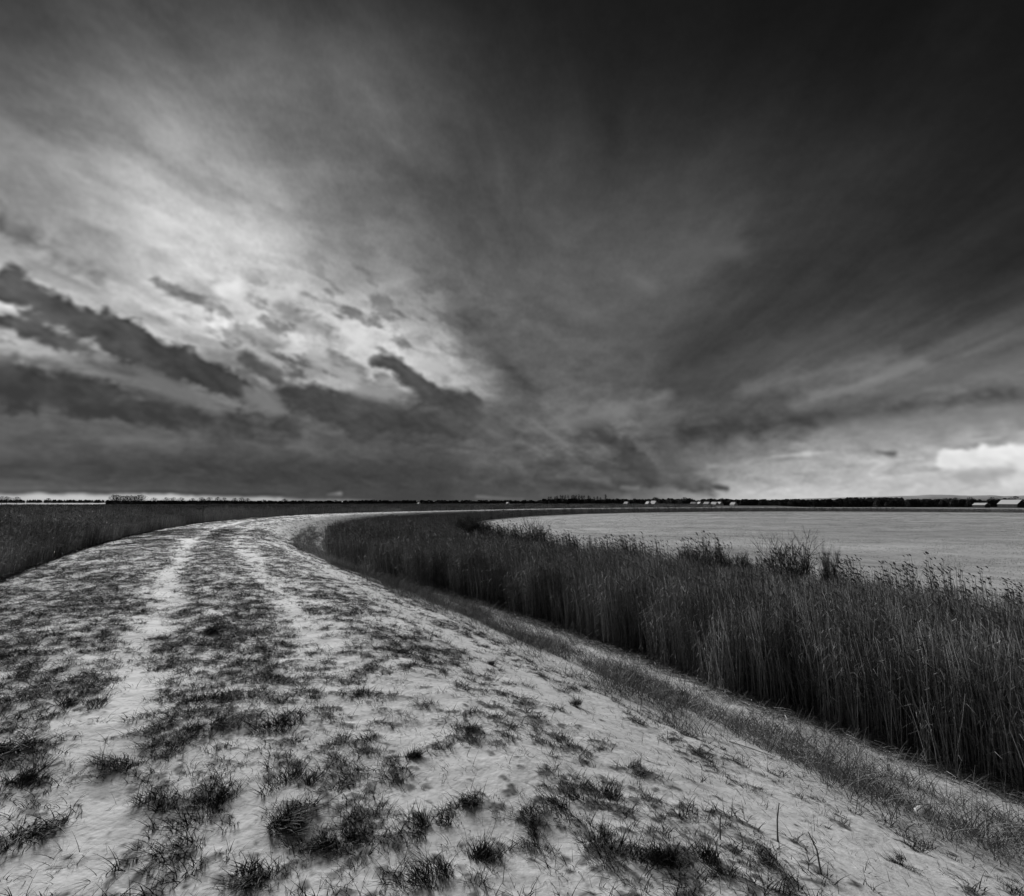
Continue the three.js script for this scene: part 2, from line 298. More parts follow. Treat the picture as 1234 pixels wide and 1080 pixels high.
function strip(ss, us, y, uvOf) {                         // a sheet over rows ss and columns us
  const p = [], uv = [], idx = [], nu = us.length;
  for (const s of ss) for (const u of us) { const [x, z] = at(s, u); p.push(x, y(s, u), z); uv.push(...uvOf(s, u)); }
  for (let i = 1; i < ss.length; i++) for (let j = 1; j < nu; j++) { const a = (i - 1) * nu + j - 1; idx.push(a, a + 1, a + nu, a + 1, a + nu + 1, a + nu); }
  const g = new THREE.BufferGeometry(); g.setAttribute('position', new THREE.Float32BufferAttribute(p, 3)); g.setAttribute('uv', new THREE.Float32BufferAttribute(uv, 2));
  g.setIndex(idx); g.computeVertexNormals(); return g;
}
const range = (a, b, step) => { const o = []; for (let v = a; v < b - 1e-6; v += step) o.push(v); o.push(b); return o; };

// snow and matted grass of the dyke, one texture for the near 46 m and one for the rest
const SN = -8, SM = 38, SE = 480, UL = -6, UR = 10.4;
const snowGrain = texture(512, 512, (x, y) => 0.25 + 0.5 * tileNoise(x, y, 24, 4)); snowGrain.colorSpace = THREE.NoColorSpace;
const albedo = (s, u) => {
  const d = dark(s, u), grain = fbm(s * 34, u * 34, 2) * 1.7, cloudy = fbm(s * 0.9, u * 0.9 + 50, 2);
  const bits = smooth(0.34, 0.46, noise(s * 37 + 5, u * 37)) * 0.35;
  return lerp(0.80 + 0.05 * grain + 0.04 * cloudy - bits, 0.04 + 0.02 * grain, d * clamp(0.82 + 0.6 * noise(s * 55, u * 55), 0.3, 0.96));
};
const nearMap = texture(1024, 2048, (x, y) => albedo(lerp(SN, SM, y), lerp(UL, UR, x)), THREE.ClampToEdgeWrapping);
const farMap = texture(512, 2048, (x, y) => albedo(lerp(SM, SE, y), lerp(UL, UR, x)), THREE.ClampToEdgeWrapping);
snowGrain.repeat.set(UR - UL, SM - SN);                   // one tile to the metre
const snowMat = (map, rough) => new THREE.MeshStandardMaterial({ map, roughness: 0.86, side: THREE.DoubleSide, ...(rough ? { bumpMap: snowGrain, bumpScale: 0.014 } : {}) });
const dykeS = [...range(SN, 14, 0.055)]; for (let s = 14; s < SM;) { s = Math.min(SM, s + 0.05 + (s - 14) * 0.012); dykeS.push(s); }
tag(mesh('snowy_path', strip(dykeS, range(UL, UR, 0.055), groundY, (s, u) => [(u - UL) / (UR - UL), (s - SN) / (SM - SN)]), snowMat(nearMap, true)), 'snow covered grass track along the top of the dyke', 'path', null, 'structure');
const farS = []; for (let s = SM; s < SE; s += 0.5 + (s - SM) * 0.01) farS.push(s); farS.push(SE);
tag(mesh('dyke_bank', strip(farS, range(UL, UR, 0.3), groundY, (s, u) => [(u - UL) / (UR - UL), (s - SM) / (SE - SM)]), snowMat(farMap)), 'snowy dyke curving round the field in the distance', 'dyke', null, 'structure');

// wet ditch floor, field, marsh and the far land
const litterTile = texture(512, 512, (x, y) => 0.05 + 0.12 * tileNoise(x, y, 6, 5));
const litter = new THREE.MeshStandardMaterial({ map: litterTile, roughness: 0.95, side: THREE.DoubleSide });
const ditchS = []; for (let s = -25; s < SE; s += 0.3 + Math.abs(s) * 0.02) ditchS.push(s); ditchS.push(SE);
tag(mesh('ditch_ground', strip(ditchS, range(10.0, 22.4, 0.31), (s, u) => profile(across(s, u)) + crownDrop(s) * smooth(20, 12, u) - 0.03 * smooth(10.5, 10.0, u) + 0.05 * fbm(s * 0.9, u * 0.9, 3), (s, u) => [s / 3, u / 3]), litter), 'dark ditch floor under the reeds', 'ditch', null, 'structure');
tag(mesh('ditch_end', strip([-40, -25], range(UL, 22.4, 1), (s, u) => profile(u) - 0.02, (s, u) => [s / 3, u / 3]), litter), 'dark ground behind the track', 'ground', null, 'structure');

const fieldTile = texture(1024, 1024, (x, y) => {
  const a = tileNoise(x, y, 5, 4), b = tileNoise(x, y, 90, 2), row = 0.5 + 0.5 * Math.sin(y * Math.PI * 2 * 64 + 2 * a);
  return clamp(0.72 + 0.45 * (a - 0.5) - 0.30 * smooth(0.52, 0.75, b * 0.7 + row * 0.3), 0.08, 0.8);
});
const fieldMat = new THREE.MeshStandardMaterial({ map: fieldTile, roughness: 0.9, side: THREE.DoubleSide });
const fieldS = range(-40, 20 + R * 3.6, 2), FU0 = 21;
const fieldH = (x, z) => -2.0 + 0.06 * fbm(x * 0.05, z * 0.05, 2);
{
  const g = strip(fieldS, [...range(FU0, 60, 0.8), ...range(62, R - 0.02, 2.5)], (s, u) => { const [x, z] = at(s, u); return fieldH(x, z) + 0.004; }, (s, u) => { const [x, z] = at(s, u); return [(x * 0.97 + z * 0.24) / 16, (z * 0.97 - x * 0.24) / 16]; });
  const pos = g.attributes.position, col = [];
  for (let i = 0; i < pos.count; i++) {
    const x = pos.getX(i), z = pos.getZ(i), [s, u] = su(x, z), a = x * 0.97 + z * 0.24, b = z * 0.97 - x * 0.24;
    let k = 0.80 + 0.34 * fbm(a * 0.02, b * 0.06, 4) + 0.16 * fbm(a * 0.06, b * 0.35, 3);
    for (const w of [24.6, 26.6, 33, 35]) k *= 1 - 0.28 * smooth(0.9, 0.2, Math.abs(u - w + 0.3 * noise(s * 0.1, w)));   // wheelings of the drill round the headland
    col.push(k, k, k);
  }
  g.setAttribute('color', new THREE.Float32BufferAttribute(col, 3)); fieldMat.vertexColors = true;
  tag(mesh('snowy_field', g, fieldMat), 'snow dusted winter crop field inside the bend', 'field', null, 'structure');
}
// ground beyond: one sheet to the horizon, lower than the marsh
const landTile = texture(512, 512, (x, y) => { const n = tileNoise(x, y, 5, 5); return n > 0.54 ? 0.55 : 0.07 + 0.1 * n; });
const land = new THREE.MeshStandardMaterial({ map: landTile, roughness: 0.95, side: THREE.DoubleSide });
{
  const g = new THREE.CircleGeometry(14000, 96); g.rotateX(-Math.PI / 2); const uv = g.attributes.uv; for (let i = 0; i < uv.count; i++) uv.setXY(i, uv.getX(i) * 18, uv.getY(i) * 18);
  const m = mesh('ground', g, land); m.position.y = -4; tag(m, 'flat farmland reaching to the horizon', 'ground', null, 'structure');
}
const marshMat = new THREE.MeshStandardMaterial({ map: texture(256, 256, (x, y) => 0.04 + 0.1 * tileNoise(x, y, 8, 4)), roughness: 0.95, side: THREE.DoubleSide });
{
  const ss = range(-60, 330, 3), us = [-320, -260, -200, -150, -110, -80, -55, -35, -20, -12, -8, -5.6];
  const y = (s, u) => (u > -6.5 ? profile(u) - 0.05 : lerp(-0.95, -1.0, 0.5)) + crownDrop(s) - 3 * smooth(-200, -320, u) - 0.02;
  tag(mesh('marsh', strip(ss, us, y, (s, u) => [s / 6, u / 6]), marshMat), 'dark marsh floor outside the dyke', 'marsh', null, 'structure');
}

// ------------------------------------------------------------------ reeds
const WX = -0.83, WZ = 0.2;                               // the prevailing wind has bent everything a little this way
function reedClump(seed, n, spread, thick, plumes, leaves, hLo = 1.6, hHi = 2.15) {
  const r = rngOf(seed), S = new Strips();
  for (let k = 0; k < n; k++) {
    const a = r() * Math.PI * 2, d = Math.sqrt(r()) * spread, x = Math.cos(a) * d, z = Math.sin(a) * d, h = lerp(hLo, hHi, r());
    const stray = r() > 0.9 ? 0.6 : 0.16, lx = WX * 0.02 + (r() - 0.5) * stray, lz = WZ * 0.05 + (r() - 0.5) * stray, bx = WX * 0.09 * r() + (r() - 0.5) * 0.1, bz = (r() - 0.5) * 0.12, pick = r(), tone = pick > 0.8 ? lerp(0.5, 0.75, r()) : lerp(0.16, 0.5, r());
    const w = (0.006 + 0.005 * r()) * thick;
    S.ribbon(x, -0.05, z, lx, 1, lz, bx, -0.03, bz, h, w * 1.2, w * 0.5, 3, tone, r() * Math.PI);
    const spot = (t) => [x + lx * h * t + bx * h * t * t, h * t * (1 - 0.03 * t) - 0.05, z + lz * h * t + bz * h * t * t];
    for (let q = 0; q < leaves; q++) {
      const t = lerp(0.15, 0.95, r()), p = spot(t), g = r() * 2 - 1, gx = WX * 0.35 + g * 0.4, gz = WZ + (r() - 0.5) * 0.8;
      S.ribbon(...p, gx, 0.75 + 0.3 * r(), gz, gx * 0.6, -0.75 - 0.35 * r(), gz * 0.6, lerp(0.18, 0.42, r()), 0.013 * thick, 0.002 * thick, 2, tone * lerp(0.7, 1.2, r()), r() * Math.PI);
    }
    if (r() < plumes) {
      const p = spot(1);
      for (let q = 0; q < 4; q++) S.ribbon(p[0], p[1] - 0.05, p[2], WX * 0.3 + (r() - 0.5) * 0.3, 0.9, (r() - 0.5) * 0.4, WX * 0.8, -0.5, (r() - 0.5) * 0.4, 0.19, 0.035 * thick * (0.5 + 0.5 * r()), 0.004, 2, tone * 0.7, r() * Math.PI);
    }
  }
  return S.build();
}
const blade = new THREE.MeshStandardMaterial({ vertexColors: true, roughness: 0.8, side: THREE.DoubleSide });
const nearReed = [11, 12, 13, 14, 15, 16].map((s) => reedClump(s, 34, 0.30, 0.85, 0.1, 4));
const midReed = [21, 22, 23, 24].map((s) => reedClump(s, 50, 0.55, 1.5, 0.12, 3));
const farReed = [31, 32, 33, 34].map((s) => reedClump(s, 60, 1.1, 4.0, 0.2, 2));
const dist = (x, z) => Math.hypot(x, z);
{
  const r = rngOf(101), a = [], b = [], c = [];
  for (let s = -9; s < 470;) {
    const step = s < 26 ? 0.27 : s < 85 ? 0.62 : 1.5;
    for (let u = inverse(s, 9.4); u < 19.2; u += step * 0.95) {
      const s1 = s + (r() - 0.5) * step, u1 = u + (r() - 0.5) * step, a1 = across(s1, u1), gap = fbm(s1 * 0.55, u1 * 0.55, 3), edge = smooth(9.6, 10.5, a1 + 1.1 * fbm(s1 * 0.7, 3, 3));
      if (r() > edge || gap < -0.42) continue;
      const [x, z] = at(s1, u1), back = smooth(14.5, 18.8, u1), h = (0.97 + 0.26 * gap + 0.2 * (r() - 0.5)) * lerp(1, 0.62, back) * lerp(0.55, 1, edge), t = (0.60 + 0.5 * fbm(s1 * 0.9 + 9, u1 * 0.9, 3)) * lerp(0.7, 1.25, r());
      (s < 26 ? a : s < 85 ? b : c).push([x, profile(across(s1, u1)) + crownDrop(s1), z, r() * 0.5 - 0.25, 0.9 + 0.25 * r(), h, t]);
    }
    s += step;
  }
  const root = scatter('reed_bed', nearReed, blade, a); scatter('reed_bed', midReed, blade, b, root); scatter('reed_bed', farReed, blade, c, root);
  tag(root, 'dense bed of tall dry reeds filling the ditch', 'reeds', null, 'stuff');
}
{ // sparse fringe of plumed reeds on the field bank
  const fringe = [41, 42, 43, 44, 45].map((s) => reedClump(s, 12, 0.26, 1.5, 0.8, 5, 1.3, 2.1)), r = rngOf(303), a = [], b = [];
  for (let s = -6; s < 330;) {
    const step = s < 60 ? 0.26 : 0.7, k = fbm(s * 0.45, 7, 3);
    for (let q = 0; q < 3; q++) if (r() < 0.8 + 1.0 * k) {
      const s1 = s + r() * step, u1 = 18.4 + r() * 2.1, [x, z] = at(s1, u1); (s < 60 ? a : b).push([x, profile(u1), z, r() * 0.6 - 0.3, 1, 0.74 + 0.28 * r() + 0.35 * k, 0.2 + 0.25 * r()]);
    }
    s += step;
  }
  const root = scatter('reed_fringe', fringe, blade, a); scatter('reed_fringe', midReed, blade, b.filter((_, i) => i % 3 === 0), root);
  tag(root, 'thin fringe of plumed reeds along the edge of the snowy field', 'reeds', null, 'stuff');
}
{ // broken stems and dead leaves at the foot of the reeds
  const bits = [141, 142, 143].map((sd) => { const r = rngOf(sd), S = new Strips(); for (let k = 0; k < 26; k++) { const a = r() * 6.28, l = 0.1 + 0.35 * r() * r(), y = 0.01 + 0.1 * r() * r(); S.ribbon((r() - 0.5) * 0.6, y, (r() - 0.5) * 0.6, Math.cos(a), (r() - 0.35) * 0.5, Math.sin(a), 0, -0.25, 0, l, 0.012, 0.005, 2, r() > 0.8 ? 0.4 + 0.2 * r() : 0.06 + 0.18 * r(), a + 1.57); } return S.build(); });
  const r = rngOf(515), a = [];
  for (let s = -4; s < 60; s += s < 20 ? 0.16 : 0.4) for (let u = 8.6; u < 11; u += 0.2) {
    const s1 = s + (r() - 0.5) * 0.3, u1 = u + (r() - 0.5) * 0.3; if (r() > smooth(8.6, 9.9, u1 + 0.8 * fbm(s1 * 0.9, 6, 3)) * 0.7) continue;
    const uu = inverse(s1, u1), [x, z] = at(s1, uu); a.push([x, groundY(s1, Math.min(uu, 10.3)) + 0.01, z, r() * 6.28, 0.8 + 0.5 * r(), 1, 0.7 + 0.5 * r()]);
  }
  tag(scatter('reed_litter', bits, blade, a), 'broken reed litter along the foot of the reed bed', 'litter', null, 'stuff');
}
{ // the marsh outside the dyke
  const r = rngOf(404), a = [], b = [], c = [];
  for (let d = 4; d < 330; d *= 1.013) {
    const n = Math.max(0.42, d * 0.0125);
    for (let az = -1.25; az < 0.35; az += n / d) {
      const dd = d * (1 + (r() - 0.5) * 0.013), aa = az + (r() - 0.5) * n / d, x = Math.sin(aa) * dd, z = -Math.cos(aa) * dd, [s, u] = su(x, z), w = 0.5 * fbm(s * 0.5, 2.2, 3);
      if (u > -4.5 + w || u < -230 || s > 320 || s < -20) continue;
      if (d < 42 && r() < 1 - smooth(0.2, 0.42, d * 0.013 / 0.42 + 0.25)) continue;
      const lo = smooth(-4.3, -7, u), h = lerp(0.5, 0.94, lo) * (1 + 0.3 * fbm(x * 0.25, z * 0.25, 3) + 0.3 * (r() - 0.5)), t = (0.85 + 0.55 * fbm(x * 0.12, z * 0.12, 3)) * lerp(0.7, 1.2, r());
      (d < 30 ? a : d < 90 ? b : c).push([x, (u > -6.5 ? profile(u) : -0.98) + crownDrop(s), z, r() * 6.28, d < 90 ? 1 : Math.min(2, d / 100), h, t]);
    }
  }
  const root = scatter('marsh_reeds', nearReed, blade, a); scatter('marsh_reeds', midReed, blade, b, root); scatter('marsh_reeds', farReed, blade, c, root);
  tag(root, 'dark reeds of the wide marsh on the outer side of the dyke', 'reeds', null, 'stuff');
}

// ------------------------------------------------------------------ grass
function grassClump(seed, n, spread, hLo, hHi, w, lean, droop, tLo, tHi, segs = 3) {
  const r = rngOf(seed), S = new Strips();
  for (let k = 0; k < n; k++) {
    const a = r() * Math.PI * 2, d = Math.sqrt(r()) * spread, x = Math.cos(a) * d, z = Math.sin(a) * d, h = lerp(hLo, hHi, r() * r()), g = r() * Math.PI * 2, l = lean * (0.3 + r());
    const gx = Math.cos(g) * l + WX * lean * 0.5 + x / spread * lean * 0.5, gz = Math.sin(g) * l + z / spread * lean * 0.5;
    S.ribbon(x, -0.012, z, gx, 1, gz, gx * 0.9, -droop * (0.4 + r()), gz * 0.9, h, w * lerp(0.7, 1.3, r()), w * 0.2, segs, lerp(tLo, tHi, r() * r()), r() * Math.PI);
  }
  return S.build();
}
{ // the long pale grass low on the bank
  const tall = [51, 52, 53, 54, 55].map((s) => grassClump(s, 19, 0.17, 0.2, 0.62, 0.006, 0.5, 0.42, 0.08, 0.40, 4)), tallFar = [56, 57, 58].map((s) => grassClump(s, 34, 0.45, 0.25, 0.6, 0.014, 0.4, 0.35, 0.2, 0.6, 3));
  const r = rngOf(505), a = [], b = [];
  for (let s = -4; s < 240;) {
    const step = s < 24 ? 0.12 : s < 60 ? 0.34 : 0.7;
    for (let u = 4.2; u < 9.9; u += step * 1.1 * (s < 24 ? 1 : narrow(s))) {
      const s1 = s + (r() - 0.5) * step * 1.5, a1 = u + (r() - 0.5) * step * 1.5, u1 = inverse(s1, a1), k = fbm(s1 * 0.7, u1 * 1.2 + 3, 3), e = 1.0 * fbm(s1 * 0.6, 1.1, 4), later = smooth(10, 26, s1);
      const dens = smooth(4.5, 5.4, a1 + e) * lerp(1, lerp(0.26, 0.7, later), smooth(7.2, 8.2, a1 + e)) * smooth(-0.35, 0.2, k + 0.03) * lerp(0.8, 1, later);
      if (r() > dens * 1.05) continue;
      const [x, z] = at(s1, u1); (s < 24 ? a : b).push([x, groundY(s1, u1), z, r() * 1.2 - 0.6, s < 24 ? 0.8 + 0.6 * r() : 0.6 + 0.4 * r(), (0.6 + 0.6 * r()) * (0.7 + 0.45 * dens), 0.75 + 0.5 * r()]);
    }
    s += step;
  }
  const root = scatter('bank_grass', tall, blade, a); scatter('bank_grass', tallFar, blade, b, root);
  tag(root, 'strip of long dry grass on the lower bank above the ditch', 'grass', null, 'stuff');
}
{ // short dead grass pushing through the snow of the track
  const mat = [61, 62, 63, 64, 65, 66].map((s) => grassClump(s, 18, 0.045, 0.03, 0.115, 0.0048, 0.7, 0.4, 0.011, 0.05));
  const sparse = [71, 72, 73].map((s) => grassClump(s, 7, 0.05, 0.03, 0.11, 0.0042, 0.6, 0.3, 0.015, 0.08));
  const coarse = [81, 82, 83, 84].map((s) => grassClump(s, 26, 0.17, 0.04, 0.11, 0.011, 0.8, 0.3, 0.012, 0.05, 2));
  const r = rngOf(606), a = [], b = [], c = [];
  for (let s = -2; s < 170;) {
    const step = s < 9 ? 0.042 : s < 26 ? lerp(0.046, 0.10, (s - 9) / 17) : s < 38 ? 0.14 : s < 70 ? 0.24 : 0.5, big = s < 9 ? 1 : s < 26 ? Math.pow(step / 0.042, 0.7) : s < 70 ? 1 : 1.8;
    for (let u = -4.4; u < 5.4; u += step) {
      const s1 = s + (r() - 0.5) * step * 1.6, u1 = u + (r() - 0.5) * step * 1.6, [x, z] = at(s1, u1); if (z > 0.5 || Math.abs(x) > 2.5 - z * 1.15) continue;
      const k = darkSoft(s1, u1), y = groundY(s1, u1), spot = [x, y, z, r() * 1.6 - 0.8, (0.75 + 0.6 * r()) * big, 0.6 + 0.7 * r(), 0.7 + 0.6 * r()];
      if (k > 0.3 && r() < k) (s < 26 ? a : c).push(spot);
      else if (r() < (s < 30 ? (u1 > 2.2 ? 0.06 : 0.05) : 0.10)) (s < 30 ? b : c).push(spot);
    }
    s += step;
  }
  const root = scatter('track_grass', mat, blade, a); scatter('track_grass', sparse, blade, b, root); scatter('track_grass', coarse, blade, c, root);
  tag(root, 'short dead grass pushing through the snow of the track', 'grass', null, 'stuff');
}
{ // rows of winter crop in the field, tips standing out of the snow
  const crop = [91, 92, 93].map((sd) => {
    const r = rngOf(sd), S = new Strips();
    for (let row = 0; row < 8; row++) for (let k = 0; k < 13; k++) if (r() < 0.8) S.ribbon((r() - 0.5) * 2, -0.01, (row - 3.5) * 0.25 + (r() - 0.5) * 0.1, (r() - 0.5) * 0.6, 1, (r() - 0.5) * 0.6, 0, -0.3, 0, 0.045 + 0.05 * r(), 0.022, 0.006, 1, lerp(0.06, 0.16, r()), r() * 3);
    return S.build();
  });
  const r = rngOf(707), a = [];
  for (let x = -40; x < 240; x += 2) for (let z = -240; z < 20; z += 2) {
    const [s, u] = su(x, z); if (u < 22 || s < -20 || z > x * -0.6) continue;
    if (r() < 0.72 + 0.9 * fbm(x * 0.03, z * 0.03, 2)) a.push([x + r() - 0.5, fieldH(x, z), z + r() - 0.5, -0.24 + (r() - 0.5) * 0.06, 1, 0.8 + 0.6 * r(), 0.8 + 0.4 * r()]);
  }
  tag(scatter('winter_crop', crop, blade, a), 'short winter crop standing in rows through the snow of the field', 'crop', null, 'stuff');
}
// things on the track ---------------------------------------------------------------------------------------------------
function hit(px, py, iter = 60) {                         // where a pixel's ray meets the dyke surface
  const d = dirOf(px, py); let lo = 0.5, hi = 400;
  let t = 1; for (; t < hi; t *= 1.02) { const x = d[0] * t, z = d[2] * t, [s, u] = su(x, z); if (EYE + d[1] * t < groundY(s, clamp(u, UL, 22))) break; lo = t; }
  for (let k = 0; k < 30; k++) { const m = (lo + t) / 2, x = d[0] * m, z = d[2] * m, [s, u] = su(x, z); if (EYE + d[1] * m < groundY(s, clamp(u, UL, 22))) t = m; else lo = m; }
  const x = d[0] * t, z = d[2] * t, [s, u] = su(x, z); return [x, groundY(s, clamp(u, UL, 22)), z];
}
{
  const kinds = [111, 112, 113, 114, 115, 116, 117].map((sd) => {   // a ragged mat of blades, combed over and half flattened
    const r = rngOf(sd), S = new Strips(), comb = r() * 6.28, ex = lerp(0.07, 0.13, r()), ez = lerp(0.06, 0.10, r()), lobes = [...Array(5)].map(() => [(r() - 0.5) * 2 * ex, (r() - 0.5) * 2 * ez, 0.03 + 0.04 * r()]);
    for (let k = 0; k < 430; k++) {
      const [ox, oz, or] = lobes[Math.floor(r() * 5)], a = r() * 6.28, q = Math.sqrt(r()) * or, x = ox + Math.cos(a) * q, z = oz + Math.sin(a) * q, b = r() * 6.28, len = lerp(0.03, 0.11, r() * r()), gx = Math.cos(comb) * 0.45 + Math.cos(b) * 0.6 + (x / ex) * 0.2, gz = Math.sin(comb) * 0.45 + Math.sin(b) * 0.6 + (z / ez) * 0.2;
      S.ribbon(x, -0.012, z, gx, 0.55 + 0.6 * r(), gz, gx * 0.5, -0.35 * r(), gz * 0.5, len, 0.0046, 0.001, 3, r() > 0.94 ? 0.10 : lerp(0.011, 0.045, r()), r() * Math.PI);
    }
    return S.build();
  });
  const group = 'grass tussocks on the snowy track', r = rngOf(808);
  const spots = [[572, 968, 1], [682, 978, 1.25], [640, 985, 0.8], [345, 872, 1.5], [240, 845, 1.2], [250, 872, 1.1], [230, 1000, 1.4], [350, 985, 1.5], [345, 945, 1.2], [20, 900, 1.6], [30, 940, 1.3], [25, 1000, 1.5], [415, 1020, 1.2], [420, 940, 0.9], [575, 1030, 0.9], [650, 1020, 0.9], [515, 1060, 1.0], [735, 960, 0.9], [745, 1030, 1.1], [850, 1045, 1.1], [935, 1050, 0.9], [800, 1040, 1.0], [1090, 1045, 0.7], [480, 785, 1.2], [430, 835, 1.2], [315, 815, 1.1], [690, 850, 0.9], [765, 930, 0.8], [500, 910, 0.8], [560, 880, 0.9], [280, 705, 1.4], [255, 760, 1.3], [140, 920, 1.2], [20, 790, 1.6], [100, 850, 1.2], [590, 800, 0.9], [510, 1000, 0.9], [300, 1060, 1.2], [270, 960, 1.0], [200, 960, 1.0]];
  spots.forEach(([px, py, k], i) => {
    const [x, y, z] = hit(px, py), [, au] = su(x, z), where = au < -0.7 ? 'on the outer verge beyond the snowy rut' : au < 1.2 ? 'on the crown between the wheel ruts' : au < 2.6 ? 'beside the inner wheel rut' : 'on the slope above the bank grass', m = mesh('grass_tussock', kinds[i % 7], blade); m.position.set(x, y + 0.004, z); m.rotation.y = r() * 6.28; m.scale.set(k * lerp(0.85, 1.2, r()), lerp(0.8, 1.25, r()), k * lerp(0.85, 1.2, r()));
    tag(m, i === 0 ? 'round dark grass tussock alone in a patch of clean snow' : i === 1 ? 'broad bushy grass tussock beside the lone round one' : 'dark ragged tussock of dead grass ' + where, 'tussock', i < 2 ? group : 'tussocks ' + where);
  });
  const S = () => new Strips();
  for (const [px, py, h, lx, label] of [[937, 1014, 0.21, 0.05, 'single upright dry stalk standing in the snow of the bank'], [990, 1052, 0.2, -0.22, 'thin dry stalk leaning over in the snow of the bank'], [868, 1012, 0.13, 0.02, 'short thick dry stalk among tussocks on the track edge']]) {
    const [x, y, z] = hit(px, py), q = S(); const mid = new THREE.Vector3(lx * h * 0.4, h * 0.55, 0), top = new THREE.Vector3(lx * h * 1.4, h, 0.01);
    q.tube(new THREE.Vector3(0, -0.02, 0), mid, 0.005, 0.004, 0.1, 6); q.tube(mid, top, 0.004, 0.0025, 0.1, 6);
    const m = mesh('dry_stalk', q.build(), blade); m.position.set(x, y, z); tag(m, label, 'stalk', 'dry stalks on the bank');
  }
  // reed stems blown down on the edge of the ditch
  for (const [px, py, len, turn] of [[935, 852, 0.9, 0.2], [950, 860, 0.6, -0.3], [870, 838, 0.8, 0.6], [1165, 935, 0.5, -0.6], [1010, 846, 0.9, 0.05], [905, 905, 0.5, -0.9], [860, 828, 0.7, -0.7]]) {
    const [x, y, z] = hit(px, py), q = S(); q.tube(new THREE.Vector3(-len / 2, 0.015, 0), new THREE.Vector3(0, 0.035, 0.02), 0.007, 0.006, 0.28, 5); q.tube(new THREE.Vector3(0, 0.035, 0.02), new THREE.Vector3(len / 2, 0.02, -0.02), 0.006, 0.003, 0.28, 5);
    const m = mesh('fallen_reed_stem', q.build(), blade); m.position.set(x, y, z); m.rotation.y = turn; tag(m, 'pale broken reed stem lying at the foot of the reeds', 'reed stem', 'broken reed stems at the ditch edge');
  }
  { // lump of earth under a cap of snow, in the long grass
    const [x, y, z] = hit(1112, 985), g = new THREE.SphereGeometry(0.075, 20, 14), p = g.attributes.position;
    for (let i = 0; i < p.count; i++) { const k = 1 + 0.25 * fbm(p.getX(i) * 12, p.getZ(i) * 12 + p.getY(i) * 9, 2); p.setXYZ(i, p.getX(i) * k, p.getY(i) * k * 0.75, p.getZ(i) * k); }
    g.computeVertexNormals(); const m = mesh('snow_lump', g, grey(0.78, 0.9)); m.position.set(x, y + 0.03, z); tag(m, 'rounded lump capped with snow in the long grass of the bank', 'lump');
  }
}

// ------------------------------------------------------------------ bushes and trees
const V = (x, y, z) => new THREE.Vector3(x, y, z);
function grow(seed, o) {                                  // bare woody plant: trunk strips and crown strips
  const r = rngOf(seed), trunks = [], C = new Strips(); let T;
  const branch = (p, d, len, rad, level) => {
    let a = p.clone(), dir = d.clone(); const steps = level === 0 ? 3 : 2;
    for (let k = 0; k < steps; k++) {
      dir.add(V((r() - 0.5) * o.wander, (r() - 0.4) * o.wander * 0.6 + o.lift, (r() - 0.5) * o.wander)).normalize();
      const b = a.clone().addScaledVector(dir, len / steps), r0 = lerp(rad, rad * o.taper, k / steps), r1 = lerp(rad, rad * o.taper, (k + 1) / steps);
      (level === 0 ? T : C).tube(a, b, r0, r1, o.tone * lerp(0.8, 1.25, r()), level > 1 ? 3 : 5);
      if (level < o.levels) {
        const n = level === 0 ? o.first : o.split;
        for (let q = 0; q < n; q++) {
          const w = r() * Math.PI * 2, f = lerp(o.open0, o.open1, r()), nd = dir.clone().multiplyScalar(1 - f * 0.5).add(V(Math.cos(w) * f, o.rise * r(), Math.sin(w) * f)).normalize();
          if (level > 0 || k > 0 || o.low) branch(a.clone().lerp(b, r()), nd, len * lerp(o.short0, o.short1, r()), r1 * 0.62, level + 1);
        }
      }
      a = b;
    }
  };
  for (let k = 0; k < (o.stems ?? 1); k++) { T = new Strips(); trunks.push(T); const w = r() * 6.28, sp = o.spread ?? 0; branch(V(Math.cos(w) * sp * 0.15, -0.1, Math.sin(w) * sp * 0.15), V(Math.cos(w) * sp * r(), 1, Math.sin(w) * sp * r()).normalize(), o.height * lerp(0.75, 1, r()), o.radius, 0); }
  return [trunks.map((q) => q.build()), C.build()];
}
const bark = new THREE.MeshStandardMaterial({ vertexColors: true, roughness: 0.9, side: THREE.DoubleSide });
function plant(name, seed, o) { const [t, c] = grow(seed, o), g = base(name, 0, 0, 0); for (const q of t) mesh(t.length > 1 ? 'stem' : 'trunk', q, bark, g); mesh(t.length > 1 ? 'twigs' : 'crown', c, bark, g); return g; }
const onField = (px, across) => { const d = dirOf(px, 640); for (let k = 5; k < 300; k += 0.1) if (su(d[0] * k, d[2] * k)[1] >= across) return [d[0] * k, d[2] * k]; return [d[0] * 60, d[2] * 60]; };
